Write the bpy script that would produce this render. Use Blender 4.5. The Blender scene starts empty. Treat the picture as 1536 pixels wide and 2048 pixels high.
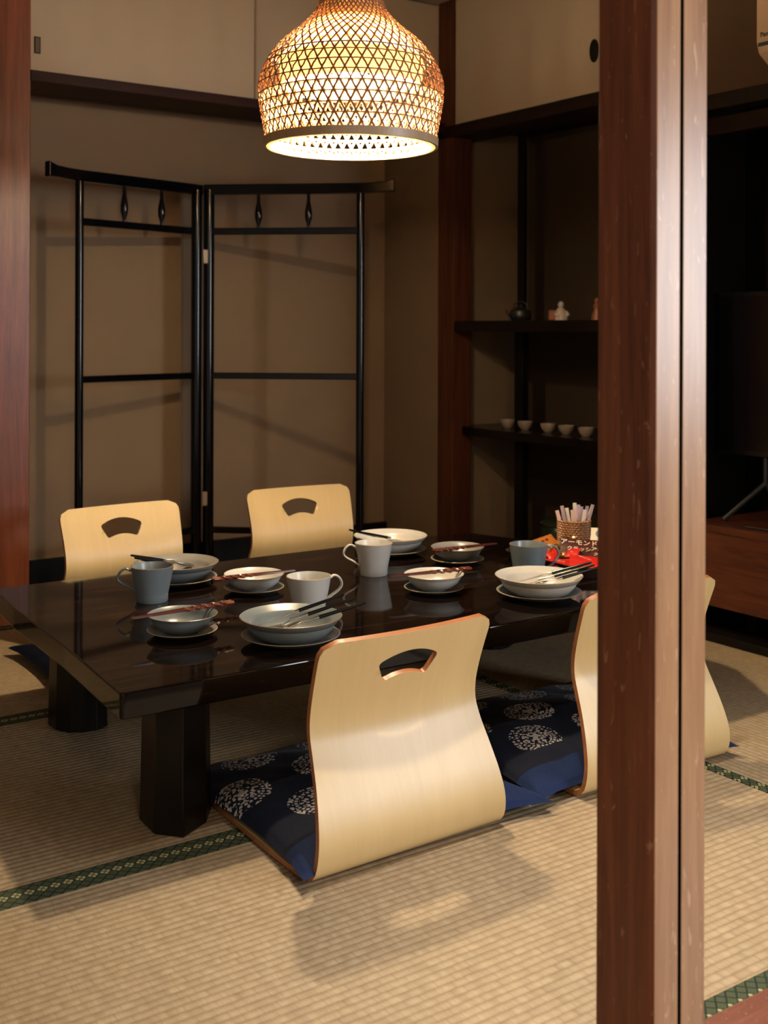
import bpy, bmesh, math, random
from math import pi, sin, cos, radians, sqrt, atan2, floor
from mathutils import Vector, Matrix, geometry
random.seed(7)
S = bpy.context.scene
COL = S.collection

# ------------------------------------------------------------ camera, world, exposure, big lights
YAW, ROLL = radians(34.6), radians(0.18)
cam = bpy.data.cameras.new('camera'); co = bpy.data.objects.new('camera', cam); COL.objects.link(co)
cam.sensor_width = 36; cam.lens = 2332/2048*36; cam.shift_y = -364/2048
cam.clip_start = .05
fw = Vector((sin(YAW), cos(YAW), 0)); rt = Vector((cos(YAW), -sin(YAW), 0)); up = Vector((0, 0, 1))
R_ = rt*cos(ROLL) + up*sin(ROLL); U_ = up*cos(ROLL) - rt*sin(ROLL)
M_ = Matrix((R_, U_, -fw)).transposed().to_4x4(); M_.translation = Vector((0, 0, 1.0))
co.matrix_world = M_
cam.dof.use_dof = True; cam.dof.focus_distance = 2.55; cam.dof.aperture_fstop = 5.0
S.camera = co
S.view_settings.view_transform = 'Standard'; S.view_settings.look = 'None'
S.view_settings.exposure = 0.84; S.view_settings.gamma = 1.0; S.view_settings.use_curve_mapping = False
w = bpy.data.worlds.new('world'); S.world = w; w.use_nodes = True
w.node_tree.nodes['Background'].inputs[0].default_value = (.35, .45, .6, 1)
w.node_tree.nodes['Background'].inputs[1].default_value = .3

BULB_STRENGTH = 1150.0
def area_light(name, loc, direction, sx, sy, power, color, shape='RECTANGLE', spread=pi):
    l = bpy.data.lights.new(name, 'AREA'); l.shape = shape; l.size = sx; l.size_y = sy
    l.energy = power; l.color = color; l.spread = spread
    o = bpy.data.objects.new(name, l); COL.objects.link(o); o.location = loc
    o.rotation_euler = Vector(direction).to_track_quat('-Z', 'Y').to_euler(); return o
area_light('window_daylight', (3.62, -1.0, 1.22), (-1, .35, -.08), 1.9, 1.0, 88, (.90, .94, 1.0))
sl = bpy.data.lights.new('downlight_glow', 'SPOT'); sl.energy = 138; sl.color = (1.0, .93, .86); sl.shadow_soft_size = .035; sl.spot_size = radians(100); sl.spot_blend = 1.0
slo = bpy.data.objects.new('downlight_glow', sl); COL.objects.link(slo); slo.location = (1.32, 1.56, 2.33); slo.rotation_euler = Vector((.1, -.55, -1)).to_track_quat('-Z', 'Y').to_euler()

area_light('fill_lamp_glow', (-.1, -1.2, 2.235), (0, 0, -1), .42, .42, 20, (1.0, .86, .70), 'DISK')  # unseen fill added to soften the shadows on the tatami

# ------------------------------------------------------------ materials
MATS = {}
class N:
    def __init__(s, name):
        s.m = bpy.data.materials.new(name); s.m.use_nodes = True; s.t = s.m.node_tree
        s.b = s.t.nodes['Principled BSDF']
    def n(s, typ, **kw):
        x = s.t.nodes.new(typ)
        for k, v in kw.items():
            if k.startswith('i_'):
                key = k[2:]; key = int(key) if key.isdigit() else key.replace('_', ' ')
                if hasattr(v, 'is_output') or isinstance(v, bpy.types.NodeSocket): s.t.links.new(v, x.inputs[key])
                else: x.inputs[key].default_value = v
            else: setattr(x, k, v)
        return x
    def l(s, a, b): s.t.links.new(a, b)
    def math(s, op, a, b=None, c=None):
        x = s.t.nodes.new('ShaderNodeMath'); x.operation = op
        for i, v in enumerate((a, b, c)):
            if v is None: continue
            if isinstance(v, bpy.types.NodeSocket): s.l(v, x.inputs[i])
            else: x.inputs[i].default_value = v
        return x.outputs[0]
    def obj(s, scale=(1, 1, 1), rot=(0, 0, 0), loc=(0, 0, 0)):
        tc = s.n('ShaderNodeTexCoord'); mp = s.n('ShaderNodeMapping')
        mp.inputs['Scale'].default_value = scale; mp.inputs['Rotation'].default_value = rot; mp.inputs['Location'].default_value = loc
        s.l(tc.outputs['Object'], mp.inputs[0]); return mp.outputs[0]
    def ramp(s, fac, stops):
        r = s.n('ShaderNodeValToRGB'); s.l(fac, r.inputs[0]); e = r.color_ramp.elements
        while len(e) < len(stops): e.new(.5)
        for q, (p, c) in zip(e, stops): q.position = p; q.color = (*c, 1)
        return r.outputs[0]
    def mix(s, fac, a, b, mode='MIX'):
        x = s.t.nodes.new('ShaderNodeMix'); x.data_type = 'RGBA'; x.blend_type = mode
        for i, v in ((0, fac), (6, a), (7, b)):
            if isinstance(v, bpy.types.NodeSocket): s.l(v, x.inputs[i])
            elif i == 0: x.inputs[0].default_value = v
            else: x.inputs[i].default_value = (*v, 1)
        return x.outputs[2]
    def bump(s, h, strength=.3, dist=.002):
        b = s.n('ShaderNodeBump'); b.inputs['Strength'].default_value = strength; b.inputs['Distance'].default_value = dist
        s.l(h, b.inputs['Height']); s.l(b.outputs[0], s.b.inputs['Normal'])
    def set(s, color=None, rough=.5, spec=.5, metal=0, coat=0, coat_r=.1, sheen=0):
        if color is not None:
            if isinstance(color, bpy.types.NodeSocket): s.l(color, s.b.inputs['Base Color'])
            else: s.b.inputs['Base Color'].default_value = (*color, 1)
        if isinstance(rough, bpy.types.NodeSocket): s.l(rough, s.b.inputs['Roughness'])
        else: s.b.inputs['Roughness'].default_value = rough
        s.b.inputs['Specular IOR Level'].default_value = spec; s.b.inputs['Metallic'].default_value = metal
        s.b.inputs['Coat Weight'].default_value = coat; s.b.inputs['Coat Roughness'].default_value = coat_r
        s.b.inputs['Sheen Weight'].default_value = sheen
        return s.m
    def noise(s, vec, scale, detail=3, rough=.5, dist=0):
        x = s.n('ShaderNodeTexNoise'); s.l(vec, x.inputs['Vector'])
        x.inputs['Scale'].default_value = scale; x.inputs['Detail'].default_value = detail
        x.inputs['Roughness'].default_value = rough; x.inputs['Distortion'].default_value = dist
        return x.outputs['Fac']

def plain(name, color, rough=.5, **kw): return N(name).set(color, rough, **kw)

def wood(name, c1, c2, axis='z', scale=1, rough=.4, coat=0, bump=.1, wear=None, spec=.5, coat_r=.12):
    a = N(name); st = {'x': (.06, 1, 1), 'y': (1, .06, 1), 'z': (1, 1, .06)}[axis]
    v = a.obj(scale=tuple(k*scale for k in st))
    n1 = a.noise(v, 22, 5, .6, 1.2); n2 = a.noise(v, 140, 3, .6, .3); n3 = a.noise(v, 5, 2, .5, .5)
    f = a.math('ADD', a.math('MULTIPLY', n1, .6), a.math('MULTIPLY', n2, .25))
    f = a.math('ADD', f, a.math('MULTIPLY', n3, .3))
    c = a.ramp(f, [(.40, c1), (.75, c2)])
    if wear:
        v2 = a.obj(scale=(1, 1, .35)); m = a.math('GREATER_THAN', a.noise(v2, 38, 4, .7, .4), .70)
        m2 = a.math('GREATER_THAN', a.noise(a.obj(scale=(2.5, 2.5, .5), rot=(.3, .5, .1)), 30, 1, .4, 2.5), .715)
        c = a.mix(a.math('MULTIPLY', a.math('MAXIMUM', m, m2), .55), c, wear)
    a.bump(n2, bump, .001)
    return a.set(c, rough, coat=coat, coat_r=coat_r, spec=spec)

M = {}
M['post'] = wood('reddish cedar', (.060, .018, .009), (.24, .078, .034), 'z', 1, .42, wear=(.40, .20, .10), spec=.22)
M['post_face_lit'] = wood('worn and lit cedar face', (.25, .115, .050), (.47, .255, .125), 'z', 1, .30, wear=(.62, .40, .25), spec=.24)  # worn wood, lightened further to paint in the light on this face
M['corner'] = wood('dark corner post wood', (.040, .012, .006), (.12, .036, .016), 'z', 1, .45, spec=.2)
M['pillar'] = wood('red pillar wood', (.10, .028, .013), (.27, .08, .035), 'z', 1, .36, spec=.35)
M['beam'] = wood('dark beam', (.014, .004, .0025), (.050, .014, .007), 'x', 1, .5, spec=.15)
M['beam_y'] = wood('dark beam y', (.006, .003, .002), (.020, .008, .005), 'y', 1, .5, spec=.15)
M['black'] = plain('black lacquer', (.003, .003, .004), .13, spec=.4)
M['blackwood'] = wood('black stained wood', (.003, .0025, .002), (.009, .006, .004), 'z', 1, .4, spec=.2)
M['shelfwood'] = plain('black shelf', (.006, .003, .0025), .22, spec=.2)

def paper(name, col, bump=.25, sc=260, var=.08):
    a = N(name); v = a.obj(); n1 = a.noise(v, sc, 3, .6); n2 = a.noise(v, 2.5, 2, .5)
    c = a.mix(a.math('MULTIPLY', n2, var*4), col, tuple(k*.82 for k in col))
    c = a.mix(a.math('MULTIPLY', n1, .25), c, tuple(k*.7 for k in col)); a.bump(n1, bump, .001)
    return a.set(c, .9, spec=.15)
M['fusuma'] = paper('fusuma paper', (.45, .355, .26))
M['doorstrip'] = plain('tan door edge', (.26, .17, .10), .5)
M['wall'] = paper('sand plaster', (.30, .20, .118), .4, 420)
M['wall_side_shaded'] = paper('shade toned sand plaster', (.23, .155, .09), .4, 420)  # same plaster darkened: shade painted into the side walls
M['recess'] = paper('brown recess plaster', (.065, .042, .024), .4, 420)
M['ceiling'] = wood('ceiling boards', (.30, .20, .12), (.42, .30, .19), 'y', 1, .6)
M['outer'] = paper('pale plaster', (.40, .36, .31))

def tatami(name, rot):
    a = N(name); v = a.obj(rot=(0, 0, rot))
    nz = a.noise(v, 9, 2, .5); sep = a.n('ShaderNodeSeparateXYZ'); a.l(v, sep.inputs[0])
    x, y = sep.outputs[0], sep.outputs[1]
    yy = a.math('ADD', y, a.math('MULTIPLY', nz, .0035))
    ph = a.math('FRACT', a.math('MULTIPLY', yy, 1/.0176)); rowid = a.math('FLOOR', a.math('MULTIPLY', yy, 1/.0176))
    ridge = a.math('SINE', a.math('MULTIPLY', ph, pi))
    groove = a.math('SUBTRACT', 1, a.math('POWER', ridge, .28))
    comb = a.n('ShaderNodeCombineXYZ'); a.l(a.math('MULTIPLY', x, 1), comb.inputs[0]); a.l(a.math('MULTIPLY', rowid, .37), comb.inputs[1])
    nb = a.noise(comb.outputs[0], 55, 1, .5)                      # block tone along each row
    comb2 = a.n('ShaderNodeCombineXYZ'); a.l(x, comb2.inputs[0]); a.l(a.math('MULTIPLY', y, .06), comb2.inputs[1])
    a.l(a.math('MULTIPLY', rowid, .11), comb2.inputs[2])
    st = a.noise(comb2.outputs[0], 700, 2, .7)                    # rush strands across the rows
    big = a.noise(v, 3, 2, .5)
    # short vertical ticks where warp pulls: offset every other row
    xs = a.math('ADD', a.math('MULTIPLY', x, 1/.03), a.math('MULTIPLY', rowid, .5))
    tick = a.math('LESS_THAN', a.math('FRACT', a.math('ADD', xs, a.math('MULTIPLY', nb, .8))), .07)
    c = a.ramp(nb, [(.3, (.30, .218, .132)), (.7, (.41, .31, .195))])
    c = a.mix(a.math('MULTIPLY', a.math('GREATER_THAN', st, .56), .35), c, (.22, .14, .07))
    c = a.mix(a.math('MULTIPLY', big, .30), c, (.36, .27, .13))
    c = a.mix(a.math('MULTIPLY', tick, .35), c, (.20, .12, .06))
    c = a.mix(a.math('MULTIPLY', groove, .85), c, (.13, .08, .035))
    h = a.math('ADD', ridge, a.math('MULTIPLY', st, .25)); h = a.math('SUBTRACT', h, a.math('MULTIPLY', tick, .3))
    a.bump(h, .6, .0020)
    return a.set(c, .62, spec=.3)
M['tatami_x'] = tatami('tatami rows along x', 0); M['tatami_y'] = tatami('tatami rows along y', pi/2)

def heri(name):
    a = N(name); v = a.obj(rot=(0, 0, radians(45))); sep = a.n('ShaderNodeSeparateXYZ'); a.l(v, sep.inputs[0])
    cell = .0165
    u = a.math('MULTIPLY', sep.outputs[0], 1/cell); w_ = a.math('MULTIPLY', sep.outputs[1], 1/cell)
    fu = a.math('ABSOLUTE', a.math('SUBTRACT', a.math('FRACT', u), .5)); fv = a.math('ABSOLUTE', a.math('SUBTRACT', a.math('FRACT', w_), .5))
    d = a.math('MAXIMUM', fu, fv)
    iu, iv = a.math('FLOOR', u), a.math('FLOOR', w_)
    k = a.math('MODULO', a.math('ADD', a.math('ADD', iu, a.math('MULTIPLY', iv, -1)), 3000), 4)
    flower = a.math('LESS_THAN', k, .5)
    stripes = a.math('GREATER_THAN', a.math('SINE', a.math('MULTIPLY', d, 2*pi*7)), .15)
    col = a.mix(stripes, (.016, .026, .014), (.11, .115, .055))
    petals = a.math('GREATER_THAN', a.math('MINIMUM', fu, fv), .06)
    fl = a.mix(petals, (.03, .035, .015), (.33, .30, .14))
    col = a.mix(flower, col, fl)
    col = a.mix(a.math('GREATER_THAN', d, .44), col, (.008, .018, .014))
    return a.set(col, .8, spec=.2)
M['heri'] = heri('green tatami border')

def table_wood():
    a = N('dark lacquered table'); v = a.obj(scale=(.10, 1, 1))
    n1 = a.noise(v, 16, 5, .6, 1.8); n2 = a.noise(v, 90, 3, .6, .5)
    f = a.math('ADD', a.math('MULTIPLY', n1, .75), a.math('MULTIPLY', n2, .25))
    c = a.ramp(f, [(.36, (.002, .0015, .0015)), (.54, (.007, .0035, .0025)), (.74, (.045, .017, .009))])
    return a.set(c, .055, spec=.29)
M['table'] = table_wood()
def maple():
    a = N('pale maple veneer'); v = a.obj(scale=(1, .12, .12)); n1 = a.noise(v, 30, 4, .6, 1.5); n2 = a.noise(a.obj(), 3, 2)
    c = a.ramp(n1, [(.3, (.60, .42, .185)), (.7, (.65, .465, .215))]); c = a.mix(a.math('MULTIPLY', n2, .3), c, (.62, .42, .17))
    return a.set(c, .42, coat=.10, coat_r=.25)
M['maple'] = maple()
M['plyedge'] = wood('orange plywood edge', (.27, .085, .03), (.46, .19, .07), 'x', 1, .35)

def indigo():
    a = N('indigo medallion cotton'); v = a.obj(); sep = a.n('ShaderNodeSeparateXYZ'); a.l(v, sep.inputs[0])
    x, y = sep.outputs[0], sep.outputs[1]; px, py = .190, .140
    r_ = a.math('FLOOR', a.math('MULTIPLY', a.math('ADD', y, 1), 1/py))
    xo = a.math('ADD', a.math('MULTIPLY', a.math('ADD', x, 1), 1/px), a.math('MULTIPLY', a.math('MODULO', r_, 2), .5))
    fx = a.math('MULTIPLY', a.math('SUBTRACT', a.math('FRACT', xo), .5), px)
    fy = a.math('MULTIPLY', a.math('SUBTRACT', a.math('FRACT', a.math('MULTIPLY', a.math('ADD', y, 1), 1/py)), .5), py)
    rr = a.math('MULTIPLY', a.math('SQRT', a.math('ADD', a.math('MULTIPLY', fx, fx), a.math('MULTIPLY', fy, fy))), .80)
    th = a.math('ARCTAN2', fy, fx)
    vo = a.n('ShaderNodeTexVoronoi'); a.l(v, vo.inputs['Vector']); vo.inputs['Scale'].default_value = 130
    blob = a.math('LESS_THAN', vo.outputs['Distance'], .47)
    ring_d = a.math('MULTIPLY', a.math('GREATER_THAN', rr, .0325), a.math('LESS_THAN', rr, .0375))
    dots = a.math('GREATER_THAN', a.math('SINE', a.math('MULTIPLY', th, 26)), -.3)
    ringdots = a.math('MULTIPLY', ring_d, dots)
    gap = a.math('MULTIPLY', a.math('GREATER_THAN', rr, .0305), a.math('LESS_THAN', rr, .0395))
    inner = a.math('MULTIPLY', blob, a.math('LESS_THAN', rr, .049)); inner = a.math('MULTIPLY', inner, a.math('SUBTRACT', 1, gap))
    core = a.math('LESS_THAN', a.math('ADD', rr, a.math('MULTIPLY', a.math('SINE', a.math('MULTIPLY', th, 4)), .003)), .008)
    pat = a.math('MAXIMUM', a.math('MAXIMUM', inner, ringdots), core)
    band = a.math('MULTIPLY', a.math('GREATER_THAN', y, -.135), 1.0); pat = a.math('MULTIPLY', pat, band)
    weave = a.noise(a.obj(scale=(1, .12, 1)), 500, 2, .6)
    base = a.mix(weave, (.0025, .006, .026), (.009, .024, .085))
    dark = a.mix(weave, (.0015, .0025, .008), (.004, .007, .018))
    lit_rear = a.math('LESS_THAN', y, -.195); base = a.mix(lit_rear, dark, base)  # painted light: rear strip brighter blue, the rest darkened as shade
    c = a.mix(pat, base, (.34, .30, .27))
    a.bump(weave, .3, .001)
    return a.set(c, .85, spec=.15, sheen=.03)
M['indigo'] = indigo()

def glaze(name, c, c2, rough=.3):
    a = N(name); v = a.obj(); n1 = a.noise(v, 25, 3, .6); n2 = a.noise(v, 260, 2, .5)
    col = a.mix(n1, c, c2); sp = a.math('GREATER_THAN', n2, .73); col = a.mix(a.math('MULTIPLY', sp, .3), col, tuple(k*.4 for k in c))
    return a.set(col, rough, spec=.55)
M['blue'] = glaze('blue grey glaze', (.145, .175, .185), (.19, .218, .228))
M['grey'] = glaze('taupe grey glaze', (.20, .195, .18), (.26, .25, .225))
M['white'] = glaze('ivory glaze', (.50, .485, .44), (.60, .58, .53))
M['rim'] = plain('brown glaze rim', (.24, .14, .075), .3)
M['rimlight'] = plain('tan glaze rim', (.42, .32, .21), .3)
M['chop'] = wood('dark red lacquer', (.07, .014, .008), (.17, .04, .02), 'x', 2, .25, coat=.4)
M['steel'] = plain('polished steel', (.75, .73, .70), .18, metal=1)
M['blackhandle'] = plain('black cutlery handle', (.006, .006, .007), .2)
def strip_mat(name, c, tr, trc):
    a = N(name); n1 = a.noise(a.obj(), 90, 2, .5); col = a.mix(n1, c, tuple(k*.75 for k in c)); a.set(col, .5, spec=.3)
    t = a.n('ShaderNodeBsdfTranslucent'); t.inputs[0].default_value = (*trc, 1)
    mx = a.n('ShaderNodeMixShader'); mx.inputs[0].default_value = tr
    a.l(a.b.outputs[0], mx.inputs[1]); a.l(t.outputs[0], mx.inputs[2]); a.l(mx.outputs[0], a.t.nodes['Material Output'].inputs[0])
    return a.m
M['strip_out'] = strip_mat('brown bamboo strip', (.34, .17, .09), .13, (.75, .36, .15))
M['strip_in'] = strip_mat('pale bamboo strip', (.66, .58, .42), .36, (.98, .85, .60))
M['veneer'] = strip_mat('bamboo veneer', (.62, .46, .28), .30, (.90, .64, .36))
M['liner'] = strip_mat('pale woven liner', (.88, .78, .55), .55, (.98, .82, .52))
M['hoop'] = wood('tan hoop', (.40, .27, .16), (.52, .37, .23), 'z', 1, .4)
def emis(name, c, s):
    a = N(name); a.b.inputs['Emission Color'].default_value = (*c, 1); a.b.inputs['Emission Strength'].default_value = s; a.b.inputs['Base Color'].default_value = (.8, .8, .8, 1); return a.m
M['bulb'] = emis('warm bulb', (1.0, .82, .56), BULB_STRENGTH)
M['downlight'] = emis('downlight lens', (1.0, .9, .76), 3)
M['rattan'] = wood('rattan cane', (.17, .065, .02), (.42, .19, .07), 'z', 3, .45)
M['tray'] = wood('dark woven tray', (.012, .007, .005), (.04, .02, .012), 'x', 2, .4)
M['sugar'] = plain('pale pink paper', (.62, .42, .36), .6); M['sugar2'] = plain('lilac paper', (.45, .32, .38), .6); M['sugar3'] = plain('cream paper', (.70, .58, .44), .6)
M['red'] = plain('red candy wrapper', (.55, .018, .012), .35); M['choc'] = plain('brown chocolate wrapper', (.07, .016, .010), .35)
M['ink'] = plain('cream print', (.75, .62, .48), .5); M['blueprint'] = plain('blue print', (.06, .16, .22), .5)
M['gold'] = plain('gold foil', (.62, .38, .12), .25, metal=.8); M['orange'] = plain('orange wrapper', (.42, .13, .02), .35); M['copper'] = plain('copper foil', (.45, .24, .14), .3, metal=.7)
M['jar'] = plain('dark green glaze', (.010, .022, .014), .3); M['figure'] = plain('cream porcelain', (.62, .50, .40), .3); M['figure_brown'] = plain('orange brown ceramic', (.30, .10, .04), .4)
M['darkclay'] = plain('dark iron', (.012, .010, .010), .4); M['cup'] = plain('pale cup glaze', (.34, .26, .19), .35)
M['tvscreen'] = plain('black screen', (.004, .004, .005), .25); M['tvboard'] = wood('walnut board', (.035, .010, .006), (.16, .048, .020), 'y', 1.4, .35)
M['ac'] = plain('cream plastic', (.50, .36, .23), .45); M['acdark'] = plain('dark slot', (.01, .01, .01), .5)
M['metal_dark'] = plain('dark bronze', (.015, .012, .010), .4, metal=.6); M['hinge'] = plain('worn brass', (.42, .30, .20), .45, metal=.3)
M['cord'] = plain('dark cord', (.02, .015, .012), .6)
M['floorwood'] = wood('dark floor boards', (.05, .022, .012), (.12, .055, .03), 'y', 1, .3)
M['threshold'] = wood('worn threshold', (.10, .030, .018), (.26, .10, .06), 'x', 1, .4, wear=(.45, .25, .2))

# ------------------------------------------------------------ geometry helpers
def mk(name, verts, faces, mats, parent=None, smooth=False, fm=None, angle=40, loc=None):
    me = bpy.data.meshes.new(name); me.from_pydata([tuple(v) for v in verts], [], faces)
    for m in (mats if isinstance(mats, (list, tuple)) else [mats]): me.materials.append(m)
    if fm: me.polygons.foreach_set('material_index', fm)
    bm = bmesh.new(); bm.from_mesh(me); bmesh.ops.recalc_face_normals(bm, faces=bm.faces); bm.to_mesh(me); bm.free()
    if smooth:
        me.shade_smooth(); me.set_sharp_from_angle(angle=radians(angle))
    o = bpy.data.objects.new(name, me); COL.objects.link(o)
    if parent: o.parent = parent
    if loc: o.location = loc
    return o
def tag(o, label, cat=None, group=None):
    if label: o['label'] = label
    if cat: o['category'] = cat
    if group: o['group'] = group
    return o
def thing(name, label, cat, loc=(0, 0, 0), rz=0, group=None):
    o = bpy.data.objects.new(name, None); COL.objects.link(o); o.location = loc; o.rotation_euler = (0, 0, rz)
    o.empty_display_size = .05
    return tag(o, label, cat, group)
def struct(o): o['kind'] = 'structure'; return o
class MB:
    def __init__(s): s.v = []; s.f = []; s.m = []
    def add(s, v, f, m=0):
        k = len(s.v); s.v += [Vector(p) for p in v]; s.f += [tuple(i+k for i in q) for q in f]; s.m += [m]*len(f); return s
    def box(s, a, b, m=0):
        x0, y0, z0 = a; x1, y1, z1 = b
        return s.add([(x0,y0,z0),(x1,y0,z0),(x1,y1,z0),(x0,y1,z0),(x0,y0,z1),(x1,y0,z1),(x1,y1,z1),(x0,y1,z1)],
            [(0,3,2,1),(4,5,6,7),(0,1,5,4),(1,2,6,5),(2,3,7,6),(3,0,4,7)], m)
    def lathe(s, prof, seg=64, c=(0, 0, 0), m=0, ms=None, closed=False):
        n = len(prof); v = []; f = []; mm = []
        for i in range(seg):
            t = 2*pi*i/seg
            for r, z in prof: v.append((c[0]+r*cos(t), c[1]+r*sin(t), c[2]+z))
        for i in range(seg):
            j = (i+1) % seg
            for k in range(n if closed else n-1):
                k2 = (k+1) % n; f.append((i*n+k, j*n+k, j*n+k2, i*n+k2)); mm.append(ms[k] if ms else m)
        b = len(s.v); s.v += [Vector(p) for p in v]; s.f += [tuple(i+b for i in q) for q in f]; s.m += mm; return s
    def tube(s, pts, rad, seg=10, m=0, cap=True, flat=None):
        pts = [Vector(p) for p in pts]; n = len(pts)
        rad = rad if isinstance(rad, (list, tuple)) else [rad]*n
        v = []; prev = None
        for i, p in enumerate(pts):
            t = (pts[min(i+1, n-1)] - pts[max(i-1, 0)]).normalized()
            if prev is None:
                a = Vector((0, 0, 1)) if abs(t.z) < .9 else Vector((1, 0, 0)); x = t.cross(a).normalized()
            else: x = (prev - t*prev.dot(t)).normalized()
            prev = x; y = t.cross(x)
            for k in range(seg):
                an = 2*pi*k/seg; fx, fy = (flat if flat else (1, 1))
                v.append(p + x*cos(an)*rad[i]*fx + y*sin(an)*rad[i]*fy)
        f = [(i*seg+k, i*seg+(k+1) % seg, (i+1)*seg+(k+1) % seg, (i+1)*seg+k) for i in range(n-1) for k in range(seg)]
        if cap: f += [tuple(range(seg))[::-1], tuple((n-1)*seg+k for k in range(seg))]
        return s.add(v, f, m)
    def prism(s, poly, z0, z1, m=0):
        n = len(poly); v = [(x, y, z0) for x, y in poly] + [(x, y, z1) for x, y in poly]
        f = [tuple(range(n))[::-1], tuple(range(n, 2*n))] + [(i, (i+1) % n, n+(i+1) % n, n+i) for i in range(n)]
        return s.add(v, f, m)
    def xf(s, mat): s.v = [mat @ p for p in s.v]; return s
    def out(s, name, mats, parent=None, smooth=False, bevel=0, angle=40, seg=2):
        o = mk(name, s.v, s.f, mats, parent, smooth, s.m, angle)
        if bevel:
            b = o.modifiers.new('bevel', 'BEVEL'); b.width = bevel; b.segments = seg; b.limit_method = 'ANGLE'; b.angle_limit = radians(35)
        return o
def box(name, a, b, m, parent=None, bevel=0): return MB().box(a, b).out(name, m, parent, bevel=bevel)
def dup(root, loc, rz, label=None):
    r = root.copy(); COL.objects.link(r); r.location = loc; r.rotation_euler = (0, 0, rz)
    if label: r['label'] = label
    for ch in list(root.children):
        c = ch.copy(); COL.objects.link(c); c.parent = r
        for g in ch.children:
            d = g.copy(); COL.objects.link(d); d.parent = c
    return r

# ------------------------------------------------------------ room shell
struct(box('floor', (-.72, -3.0, -.08), (3.62, 4.46, -.045), M['floorwood']))
struct(box('ceiling', (-.72, -3.0, 2.40), (3.72, 4.46, 2.46), M['ceiling']))
# far side: alcove behind an open bay, cupboard doors above it
struct(box('wall_back', (1.155, 4.39, -.05), (3.62, 4.45, 2.4), M['wall']))
struct(box('wall_back_left', (-.72, 3.97, -.05), (1.155, 4.05, 2.4), M['wall']))
struct(box('wall_alcove_left', (1.16, 4.0, -.05), (1.20, 4.40, 2.4), M['wall']))
struct(box('wall_alcove_right', (3.03, 3.99, -.05), (3.10, 4.39, 1.86), M['wall_side_shaded']))
struct(box('trim_1', (1.20, 4.365, 0), (3.03, 4.39, .125), M['blackwood']))        # dark skirting in the alcove
struct(box('trim_2', (-.66, 3.93, -.045), (3.03, 4.39, .002), M['blackwood']))     # dark boards on the alcove floor
box_t3 = struct(box('trim_3', (1.26, 3.945, 1.845), (3.04, 4.16, 1.882), M['beam'], bevel=.002))
struct(box('trim_4', (1.26, 4.15, 1.845), (3.04, 4.20, 2.4), M['beam']))
# right side: recess with shelves, low bay with the screen
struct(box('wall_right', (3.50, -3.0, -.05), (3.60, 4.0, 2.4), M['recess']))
struct(box('wall_recess_side', (3.13, 3.94, -.05), (3.50, 3.99, 1.9), M['wall_side_shaded']))
struct(box('trim_5', (3.03, 2.62, 1.815), (3.20, 3.99, 1.865), M['beam_y'], bevel=.002))
struct(box('trim_6', (3.03, 1.12, 1.72), (3.10, 2.62, 1.77), M['blackwood'], bevel=.002))
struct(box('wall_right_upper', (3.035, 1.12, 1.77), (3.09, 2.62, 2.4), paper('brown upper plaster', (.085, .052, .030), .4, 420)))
struct(box('wall_bay_dark', (3.46, 1.12, .02), (3.495, 2.715, 2.38), M['blackwood']))  # dark panel added so the bay's shade reads black
struct(box('trim_10', (3.12, 1.12, 1.655), (3.15, 2.62, 1.715), M['beam_y'], bevel=.002))
struct(box('trim_7', (2.998, 1.127, .0014), (3.06, 3.94, .028), M['blackwood'], bevel=.003))
struct(box('floor_recess', (3.06, 1.12, -.045), (3.50, 3.94, .02), M['shelfwood']))
struct(box('wall_recess_divider', (3.14, 2.72, .02), (3.50, 2.76, 2.4), M['blackwood']))
struct(box('wall_recess_top', (3.10, 1.12, 1.865), (3.50, 3.94, 1.90), M['beam_y']))
# left side and the neighbouring room (camera side)
struct(box('wall_left', (-.80, -3.0, -.05), (-.72, 4.05, 2.4), M['outer']))
struct(box('wall_front', (-.72, -3.08, -.05), (3.62, -3.0, 2.4), M['outer']))
struct(box('wall_lintel', (-.72, 1.04, 1.83), (3.5, 1.10, 2.4), M['wall']))
struct(box('trim_8', (-.72, 1.02, 1.76), (3.5, 1.117, 1.83), M['beam']))
struct(MB().box((-.72, 1.02, -.045), (1.1165, 1.125, .004)).box((1.2185, 1.02, -.045), (3.03, 1.125, .004)).out('trim_9', M['threshold'], bevel=.003))
wn = struct(box('window_1', (3.46, -1.98, .68), (3.50, -.02, .72), M['beam_y']))
MB().box((3.46, -1.98, 1.98), (3.50, -.02, 2.02)).box((3.46, -1.98, .72), (3.50, -1.94, 1.98)).box((3.46, -.06, .72), (3.50, -.02, 1.98)).box((3.46, -1.02, .72), (3.50, -.98, 1.98)).out('window_frame', M['beam_y'], wn)

# cut the window opening out of the right wall of the neighbouring room
wr = bpy.data.objects['wall_right']; me = wr.data
mb = MB().box((3.50, -3.0, -.05), (3.60, -1.98, 2.4)).box((3.50, -.02, -.05), (3.60, 4.0, 2.4)).box((3.50, -1.98, -.05), (3.60, -.02, .68)).box((3.50, -1.98, 2.02), (3.60, -.02, 2.4))
tmp = mb.out('tmp', M['recess']); wr.data = tmp.data; bpy.data.objects.remove(tmp); wr.data.name = 'wall_right'

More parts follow.
